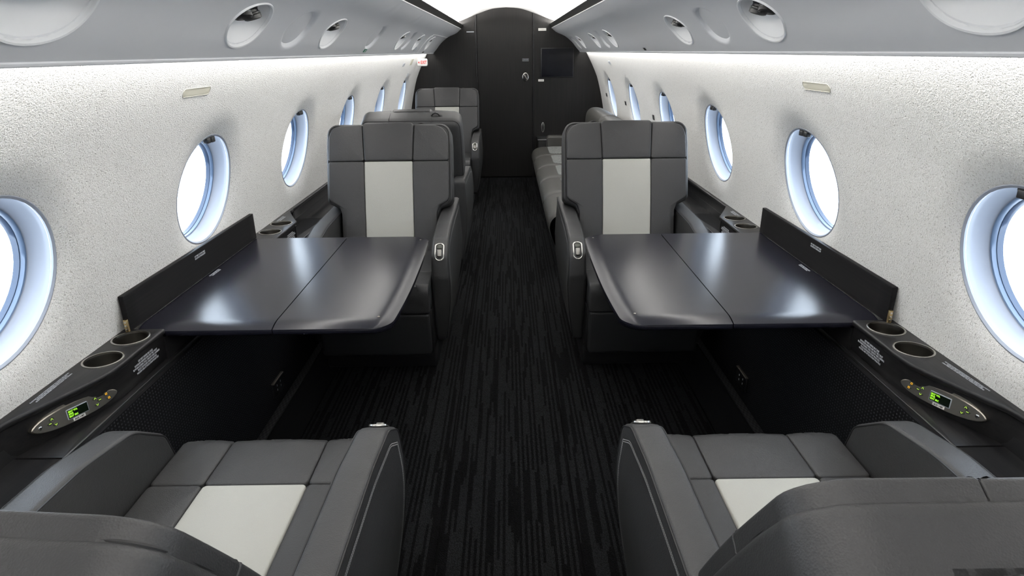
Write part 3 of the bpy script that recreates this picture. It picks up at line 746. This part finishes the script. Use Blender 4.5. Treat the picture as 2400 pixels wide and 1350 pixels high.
# ------------------------------------------------------------------ fold-out tables
def build_table(s):
    side = 'left' if s < 0 else 'right'
    t = empty('folding_table', (s * .7, 2.14, .65)); off = Vector((s * .7, 2.14, .65))
    tag(t, 'satin black fold-out table pulled out on the %s side of the aisle' % side, 'table', 'fold-out tables')
    ya, yb = 1.676, 2.612
    xs = .686 if s < 0 else .650; xo = .330 if s < 0 else .316
    OUT = [(xs, ya), (xo + .035, ya - .004), (xo + .010, 1.80), (xo - .002, 2.10), (xo, 2.45), (xo + .018, yb - .03), (xo + .03, yb), (xs, yb)]
    def dperim(x, y):
        d = min(y - (ya), yb + .05 - y)
        xa = xo + (.025 * max(0, (2.0 - y) / .33) ** 2)
        return min(d, x - xa)
    def fm(u, v, w_):
        d = dperim(u, v); dz = 0
        if d < .05: dz = -.010 * (1 - max(d, 0) / .05) ** 1.6
        return tuple(Vector((s * u, v, ZT + .001 + w_ + (dz if w_ > -.008 else dz * .6))) - off)
    def xin(y):
        x = xo + .018 * max(0, (2.1 - y) / .42) ** 2 + .010 * max(0, (y - 2.2) / .4) ** 2
        for r, q in ((.060, y - ya), (.030, yb - y)):
            if q < r: x += r - math.sqrt(max(0, r * r - (r - q) ** 2))
        return x
    def leaf(fx0, fx1, ins0, seamed):
        """grid between fx0(y) and fx1(y); slopes down towards the near edge and the aisle edge"""
        N1, N2 = 46, 26
        ys = [ya + (yb - ya) * (.5 - .5 * math.cos(PI * j / N1)) for j in range(N1 + 1)]
        V = []; F = []
        for y in ys:
            a_, b_ = fx0(y), fx1(y)
            for k in range(N2 + 1):
                t_ = (k / N2) ** 1.6; x = a_ + (b_ - a_) * t_
                d = min(y - ya, 1 if seamed else x - a_)
                dz = -.010 * (1 - min(1, d / .05)) ** 1.7
                V.append(tuple(Vector((s * x, y, ZT + .001 + dz)) - off))
        n = N2 + 1
        F = [(i * n + k, i * n + k + 1, (i + 1) * n + k + 1, (i + 1) * n + k) for i in range(N1) for k in range(N2)]
        bd = [k for k in range(n)] + [i * n + n - 1 for i in range(1, N1 + 1)] + [N1 * n + k for k in range(n - 2, -1, -1)] + [i * n for i in range(N1 - 1, 0, -1)]
        prev = bd
        for dz, sc in ((-.004, 1.0015), (-.014, 1.0), (-.020, .985)):
            i0 = len(V); c_ = sum((Vector(V[i]) for i in bd), Vector()) / len(bd)
            for i in bd: q = Vector(V[i]); V.append((c_.x + (q.x - c_.x) * sc, c_.y + (q.y - c_.y) * sc, q.z + dz))
            cur = list(range(i0, i0 + len(bd)))
            for k in range(len(bd)): F.append((prev[k], prev[(k + 1) % len(bd)], cur[(k + 1) % len(bd)], cur[k]))
            prev = cur
        F.append(tuple(prev)); return obj('table_leaf', V, F, TBL, t, sharp=50)
    leaf(xin, lambda y: xs, .05, False); leaf(lambda y: xs + .0035, lambda y: 1.078, .05, True)
    for x, y in ((xo + .06, ya + .065), (xo + .04, yb - .05)):
        fr = Matrix.Translation(Vector((s * x, y, ZT + .001)) - off)
        V, F = lathe([(.004, 0), (.0035, .001), (.0005, .0012)], 12, lambda v: fr @ v); obj('screw', V, F, BRZ, t)
    text('placard_text', 'STOW TABLE DURING TAXI,\nTAKEOFF AND LANDING', .0075, TXT, frame(Vector((s * 1.06, 2.165 if s < 0 else 2.14, ZT + .002)) - off, (0, 1 if s < 0 else -1, 0), (0, 0, 1)), t, bold=.00008, xs=.8)
    # slide arm under the leaf
    V, F = box(*sorted((s * .95, s * .52)), 2.05, 2.24, ZT - .045, ZT - .020, .004); obj('slide_arm', [tuple(Vector(v) - off) for v in V], F, BLK, t)
    # flip-up lid against the wall
    l = empty('table_lid', (s * 1.085, 2.13, .66)); off2 = Vector((s * 1.085, 2.13, .66))
    tag(l, 'black ledge lid standing open against the %s wall behind the table' % side, 'lid', 'table lids')
    P = rpoly([(1.652, 0), (2.618, 0), (2.618, .106), (1.652, .106)], .002, 2, .2)
    V, F = stack(P, bev(.002, 0, .016, 2), lambda u, v, w_: tuple(Vector((s * (1.0785 + w_), u, .6625 + v)) - off2)); obj('lid_board', V, F, WOD2, l)
    text('placard_text', 'LIFT HERE TO STOW TABLE\nSEE INSTRUCTIONS BELOW', .0078, TXT, frame(Vector((s * 1.0778, 2.115, .744)) - off2, (0, 1 if s < 0 else -1, 0), (-s, 0, 0)), l, bold=.00008, xs=.8)
    V, F = box(0, .010, -.004, .010, 0, .036, .001); V = [tuple(Vector((s * (1.080 + x), 1.648 + y, .664 + z)) - off2) for x, y, z in V]; h = obj('hinge', V, F, BRS, l)
    for k in range(3):
        fr = frame(Vector((s * 1.085, 1.644, .671 + .011 * k)) - off2, (1, 0, 0), (0, -1, 0))
        V, F = lathe([(.003, -.001), (.003, .0008), (.0003, .001)], 10, lambda v: fr @ v); obj('hinge_screw', V, F, CHR, h)
    return t
WOD2 = wood('ebony_lid_veneer', (.008, .008, .009), (.014, .013, .013), .45, (160, 4, 160), .10)
for s in (-1, 1): build_table(s)

# ------------------------------------------------------------------ club seats
def build_seat(name, loc, rz, sx, label, recline=17.0, shift=0, bezel=True, rtop=.085, oy=.035, yaw=0, H=.660, near=False):
    """local: +y forward, sx = local x sign of the aisle side"""
    t = empty(name, loc, rz); tag(t, label, 'seat', 'club seats')
    a = math.radians(recline); d = Vector((0, -math.sin(a), math.cos(a))); nn = Vector((0, math.cos(a), math.sin(a)))
    O = Vector((shift, oy, .43)); yr = Matrix.Rotation(math.radians(yaw), 3, 'Z')
    def fb(x, v, w_):
        bow = .014 * math.sin(PI * max(0, min(1, v / .66)))
        bend = -.9 * max(0, v - .45) ** 2 * 0
        # rear of the shell swells
        if w_ < -.03: w_ = w_ - .030 * math.sin(PI * max(0, min(1, v / .70))) * min(1, (-w_) / .15)
        return tuple(yr @ (O + Vector((x, 0, 0)) + d * v + nn * (w_ + bow + bend)))
    half = [(.247, -.06), (.247, .20), (.255, .232), (.318, .262), (.318, .55), (.312, H)]
    out = half + [(-x, v) for x, v in half[::-1]]
    rad = [.02, .03, .02, .03, .2, rtop, rtop, .2, .03, .02, .03, .02]
    P = rpoly(out, rad, 7, .035)
    V, F = stack(P, bev(.012, -.150, -.004, 4, .045), fb, crown0=-.012, crown1=0, shrink=(.9, .7, .45, .2))
    bk = obj('backrest', V, F, LEA, t)
    # piping on both edges
    def along(P_, ins, w_, keep): return [fb(q.x, q.y, w_) for q in inset(P_, ins) if keep(q)]
    up = [q for q in P]
    # order such that open segment starts at lower right
    k0 = max(range(len(P)), key=lambda i: (P[i].y < .27) * (P[i].x > .3) * (10 - abs(P[i].y - .262)))
    seq = [P[(k0 + i) % len(P)] for i in range(len(P))]
    Q = inset(P, .010); Q = [Q[(k0 + i) % len(P)] for i in range(len(P))]
    Qu = []
    for q in Q:
        if q.y < .262 and len(Qu) > 4: break
        Qu.append(q)
    V, F = tube([fb(q.x, q.y, -.150 + .018) for q in Qu], .0032, 6); obj('piping', V, F, PIP, bk)
    V, F = tube([fb(q.x, q.y, -.0035) for q in Qu], .0030, 6); obj('piping', V, F, PIP, bk)
    # front panels
    g = .0005; VH = .468
    def panel(nme, pts, r, m=LEA, w0=-.02, w1=.020, bv_=.0065, crown=.004, sl=None):
        if near: r = [min(q, .003) if isinstance(q, float) and q < .013 else q for q in r] if isinstance(r, list) else .003
        P_ = rpoly(pts, r, 6, .03)
        V, F = stack(P_, [(0, w0)] + bev(bv_, w0 + .001, w1, 4, 0)[1:], fb, crown1=crown, cap0=False); return obj(nme, V, F, m, bk)
    mid_t, mid_b = .131, .122
    E_ = .006 if near else .015
    for sg in (-1, 1):
        X = .318 - E_
        panel('headrest_side_panel', [(sg * (mid_b + g), VH + g), (sg * X, VH + g), (sg * (X - .004), H - E_), (sg * (mid_t + g), H - .006)], [.012, .012, rtop - .012, .012] if True else 0)
        lo_ = [(sg * (mid_b + g), -.05), (sg * (.247 - E_ * .4), -.05), (sg * (.247 - E_ * .4), .205), (sg * .253, .242), (sg * X, .272), (sg * X, VH - g), (sg * (mid_b + g), VH - g)]
        panel('back_side_panel', lo_, [.008, .02, .03, .02, .03, .012, .012])
    panel('headrest_centre_panel', [(-mid_b + g, VH + g), (mid_b - g, VH + g), (mid_t - g, H - E_ if near else H + .002), (-mid_t + g, H - E_ if near else H + .002)], [.012, .012, .012, .012] if near else [.012, .012, .02, .02], w1=.020 if near else .023, bv_=.010, crown=.004)
    wp = panel('back_centre_panel', [(-mid_b + g, -.05), (mid_b - g, -.05), (mid_b - g, VH - g), (-mid_b + g, VH - g)], .008, WHT, w1=.019, crown=.003); wp['label'] = 'ivory leather centre panel'
    for q in () if near else (-mid_t, mid_t):
        V, F = tube([fb(q, H - .0005 - (.012 if k in (0, 6) else 0) , -.145 + .0225 * k) for k in range(7)], .0016, 5); obj('top_seam', V, F, PIP, bk)
    # belt guide on top
    gx = sx * .155; V, F = tube([fb(gx + q, H + h, -.080) for q, h in ((-.028, -.004), (-.016, .012), (0, .018), (.016, .012), (.028, -.004))], .005, 8); obj('harness_guide', V, F, BLK, bk)
    V, F = box(-.045, .045, -.018, .018, 0, .006, .003); V = [fb(gx + x, H - .006 + z, -.080 + y) for x, y, z in V]; obj('guide_plate', V, F, LEA2, bk)
    # cushion: mapping u=x, v=forward distance along a surface that curls over the front
    ZC = .452
    def fc(u, v, w_):
        Rr = .035; yf = .585 - Rr
        if v <= yf: return (u, v, ZC + w_)
        q = (v - yf) / Rr
        if q < PI / 2: return (u, yf + (Rr + w_) * math.sin(q), ZC - Rr + (Rr + w_) * math.cos(q))
        dn = v - yf - Rr * PI / 2
        return (u, .585 + w_ - .04 * dn, ZC - Rr - dn)
    yf = .55; vend = yf + .035 * PI / 2 + .095
    cu = empty('seat_cushion', (0, 0, 0), 0, t)
    V, F = box(-.25, .25, -.03, .565, ZC - .14, ZC - .012, .01); base_ = obj('cushion_core', V, F, LEA2, cu)
    def cpan(nme, x0, x1, v0, v1, m=LEA, w1=0.0, crown=.004, r=.012):
        P_ = rpoly([(x0 + g, v0 + g), (x1 - g, v0 + g), (x1 - g, v1 - g), (x0 + g, v1 - g)], r, 5, .02)
        V, F = stack(P_, [(0, -.025)] + bev(.0065, -.02, w1, 4, 0)[1:], fc, crown1=crown, cap0=False, shrink=(.93, .85, .7, .55, .4, .2)); return obj(nme, V, F, m, cu)
    cw = .252
    cpan('cushion_bolster', -cw, -.123, -.02, .385); cpan('cushion_bolster', .123, cw, -.02, .385)
    c_ = cpan('cushion_centre_panel', -.123, .123, -.02, .385, WHT); c_['label'] = 'ivory leather seat insert'
    cpan('cushion_front_panel', -cw, -.123, .385, vend); cpan('cushion_front_panel', .123, cw, .385, vend); cpan('cushion_front_panel', -.123, .123, .385, vend)
    # leg rest and plinth
    P_ = rpoly([(-.247, .105), (.247, .105), (.247, .318), (-.247, .318)], .015, 4, .05)
    V, F = stack(P_, bev(.012, 0, .035, 4, 0), lambda u, v, w_: (u, .515 + w_ + .12 * (v - .105), v), crown1=.004); obj('leg_rest', V, F, LEA2, t)
    V, F = box(-.26, .26, -.24, .46, 0, .11, .012); obj('plinth', V, F, BLK, t)
    V, F = box(-.255, .255, -.10, .52, .10, ZC - .13, .01); obj('seat_frame', V, F, BLK, t)
    # arms
    arm = [(-.345, .10), (.405, .10), (.462, .30), (.480, .455), (.462, .555), (.375, .607), (.20, .630), (-.345, .645)]
    ar = [.02, .05, .3, .09, .05, .12, .5, .03]
    arm_w = [(-.345, .10), (.42, .10), (.495, .28), (.535, .42), (.505, .515), (.395, .597), (.22, .628), (-.345, .645)]
    for sg in (-1, 1):
        PA = rpoly(arm if sg == sx else arm_w, ar, 7, .03)
        def fa(u, v, w_, sg=sg):
            bul = .010 * math.sin(PI * max(0, min(1, (v - .1) / .5))) if w_ > .04 else 0
            tap = .030 * max(0, (.42 - v) / .32) ** 1.3 if w_ > .02 else 0
            return (sg * (.257 + w_ + bul - tap), u, v)
        V, F = stack(PA, bev(.012, 0, .072, 4), fa, crown1=.0, shrink=(.93, .8, .6, .35))
        am = obj('armrest', V, F, LEA, t)
        # piping along top and front edge, both faces
        k0 = max(range(len(PA)), key=lambda i: -abs(PA[i].x - .42) - abs(PA[i].y - .12) * 2)
        for w_ in (.004, .068):
            Q = inset(PA, .006); Qs = [Q[(k0 + i) % len(Q)] for i in range(len(Q))]; L = []
            for q in Qs:
                if q.x < -.33 and len(L) > 3: break
                L.append(q)
            V, F = tube([Vector(fa(q.x, q.y, w_)) + Vector((sg * (.003 if w_ > .02 else -.003), 0, 0)) for q in L], .0022, 5); obj('arm_piping', V, F, PIP, am)
        if sg == sx:
            # outer inset panel with a double row of stitches
            for dd in (.036, .041):
                Q = inset(PA, dd); Qs = [Q[(k0 + i) % len(Q)] for i in range(len(Q))]; L = []
                for q in Qs:
                    if q.x < -.30 and len(L) > 3: break
                    L.append(q)
                # resample
                V = []; F = []; acc = 0; 
                for i in range(len(L) - 1):
                    a0, b0 = L[i], L[i + 1]; ln = (b0 - a0).length; dirv = (b0 - a0).normalized() if ln > 1e-6 else Vector((1, 0))
                    while acc < ln:
                        p0 = a0 + dirv * acc; p1 = p0 + dirv * .0048; nrm2 = Vector((-dirv.y, dirv.x)) * .0009
                        o_ = len(V)
                        for q in (p0 - nrm2, p1 - nrm2, p1 + nrm2, p0 + nrm2):
                            x, y, z = fa(q.x, q.y, .0722); V.append((x + sg * .0008, y, z))
                        F.append((o_, o_ + 1, o_ + 2, o_ + 3)); acc += .0062
                    acc -= ln
                st = obj('stitching', V, F, THR, am, smooth=False); st['kind'] = 'stuff'
            if bezel:
                # oblong chrome bezel on the sloping front of the arm
                ctr = Vector((sg * .293, .441, .566)); nr = Vector((0, .72, .69)); tn_ = Vector((0, .69, -.72))
                fr = frame(ctr, (1, 0, 0), nr)
                # oblong path on the curved nose: use arc mapping
                Pz = rpoly([(-.019, -.043), (.019, -.043), (.019, .043), (-.019, .043)], .0188, 8, .02)
                def fz(u, v, w_):
                    k = v / .10; return fr @ Vector((u, .10 * math.sin(k), -.10 * (1 - math.cos(k)) * .9 + w_))
                V, F = tube([fz(p.x, p.y, .002) for p in Pz], .0035, 8, True); bz = obj('control_bezel', V, F, CHR, am)
                V, F = stack([p * .95 for p in Pz], [(0, -.004), (0, .0015)], fz, cap0=False, shrink=(.6, .3)); obj('control_well', V, F, BLK, bz)
                Pq = rpoly([(-.010, -.006), (.010, -.006), (.010, .030), (-.010, .030)], .005, 4, .01)
                V, F = stack(Pq, bev(.003, .001, .011, 3, 0), fz, shrink=(.6, .3)); obj('control_lever', V, F, LEV, bz)
                Pq = rpoly([(-.012, -.034), (.012, -.034), (.012, -.012), (-.012, -.012)], .008, 4, .01)
                V, F = stack(Pq, bev(.002, .001, .005, 2, 0), fz, shrink=(.6, .3)); obj('control_knob', V, F, BTN, bz)
    V, F = box(-.262, .262, -.345, -.315, .10, .600, .008); obj('rear_panel', V, F, LEA2, t)
    return t
CX = .602
build_seat('club_seat', (-CX, .85, 0), 0, 1, 'grey leather club seat nearest the camera on the left, seen from behind', recline=31, oy=-.03, yaw=-5, H=.660, rtop=.07, near=True)
build_seat('club_seat', (CX, .85, 0), 0, -1, 'grey leather club seat nearest the camera on the right, seen from behind', recline=31, oy=-.02, shift=-.02, H=.675, rtop=.07, near=True)
build_seat('club_seat', (-CX, 3.14, 0), PI, -1, 'grey leather club seat with ivory centre, facing the camera behind the left table')
build_seat('club_seat', (CX, 3.14, 0), PI, 1, 'grey leather club seat with ivory centre, facing the camera behind the right table')
build_seat('club_seat', (-CX, 4.33, 0), 0, 1, 'grey leather club seat turned away, directly behind the left table seat', recline=19)
build_seat('club_seat', (-CX, 6.47, 0), PI, -1, 'grey leather club seat standing against the dark bulkhead left of the door')

# ------------------------------------------------------------------ divan on the right
dv_ = empty('divan', (.7, 5.4, 0)); tag(dv_, 'long grey leather divan along the right wall behind the right table seat', 'sofa'); off = Vector((.7, 5.4, 0))
ya, yb, k = 3.98, 6.93, 5
L1 = (yb - ya) / k
cprof = catmull([(.345, .10), (.30, .20), (.262, .30), (.258, .36), (.285, .405), (.345, .430), (.43, .434), (.60, .430), (.86, .425)], 5)
for i in range(k):
    y0, y1 = ya + L1 * i + .001, ya + L1 * (i + 1) - .001
    ys = [y0 + (y1 - y0) * (.5 - .5 * math.cos(PI * j / 14)) for j in range(15)]
    def fdv(p, y):
        dd = min(y - y0, y1 - y); o = .016 * math.exp(-dd / .014)
        return tuple(Vector((p[0] + o * .8, y, p[1] - o)) - off)
    V, F = loft([(p[0], p[1]) for p in cprof], ys, fdv)
    sc = obj('seat_cushion', V, F, DIV, dv_)
for i in range(k):
    y0, y1 = ya + L1 * i + .05, ya + L1 * (i + 1) - .05
    P_ = rpoly([(.42, y0), (.82, y0), (.82, y1), (.42, y1)], .06, 6, .05)
    V, F = stack(P_, bev(.004, .0, .010, 3, 0), lambda u, v, w_: tuple(Vector((u, v, .428 + w_)) - off), crown1=.004); o = obj('woven_insert', V, F, WOV, dv_); o['label'] = 'pale grey woven fabric insert'
bprof_ = catmull([(.86, .42), (.835, .55), (.822, .70), (.835, .79), (.875, .832), (.93, .842), (1.0, .828), (1.07, .79)], 5)
for i in range(3):
    w3 = (yb - ya) / 3; y0, y1 = ya + w3 * i + .001, ya + w3 * (i + 1) - .001
    ys = [y0 + (y1 - y0) * (.5 - .5 * math.cos(PI * j / 16)) for j in range(17)]
    def fbk(p, y):
        dd = min(y - y0, y1 - y); o = .03 * math.exp(-dd / .018)
        return tuple(Vector((min(p[0] + o, wxs(min(p[1], .84)) - .004), y, p[1] - o * .8)) - off)
    V, F = loft([(p[0], p[1]) for p in bprof_], ys, fbk); obj('back_cushion', V, F, DIV, dv_)
    V, F = tube([fbk((p[0] - .002, p[1]), y1 - .012) for p in bprof_], .003, 5); obj('back_piping', V, F, PIP, dv_)
P_ = rpoly([(.425, .08), (1.04, .08), (1.04, .535), (.425, .535)], .03, 5, .1)
V, F = stack(P_, bev(.015, 0, .14, 3), lambda u, v, w_: tuple(Vector((u, 6.94 + w_, v)) - off)); obj('end_arm', V, F, DIV, dv_)
P_ = rpoly([(.30, .02), (1.0, .02), (1.0, .16), (.30, .16)], .01, 3, .2)
V, F = box(.34, 1.0, ya, yb, .0, .40, .01); obj('divan_base', [tuple(Vector(v) - off) for v in V], F, LEA2, dv_)
cb = empty('low_cabinet', (.40, 7.30, 0)); tag(cb, 'small dark cabinet at the foot of the bulkhead beside the divan end', 'cabinet')
V, F = box(-.06, .60, -.14, .155, 0, .465, .004); obj('cabinet_body', V, F, WOD, cb)
V, F = box(-.065, .60, -.146, .155, .465, .475, .002); obj('cabinet_top', V, F, BRZ2, cb)
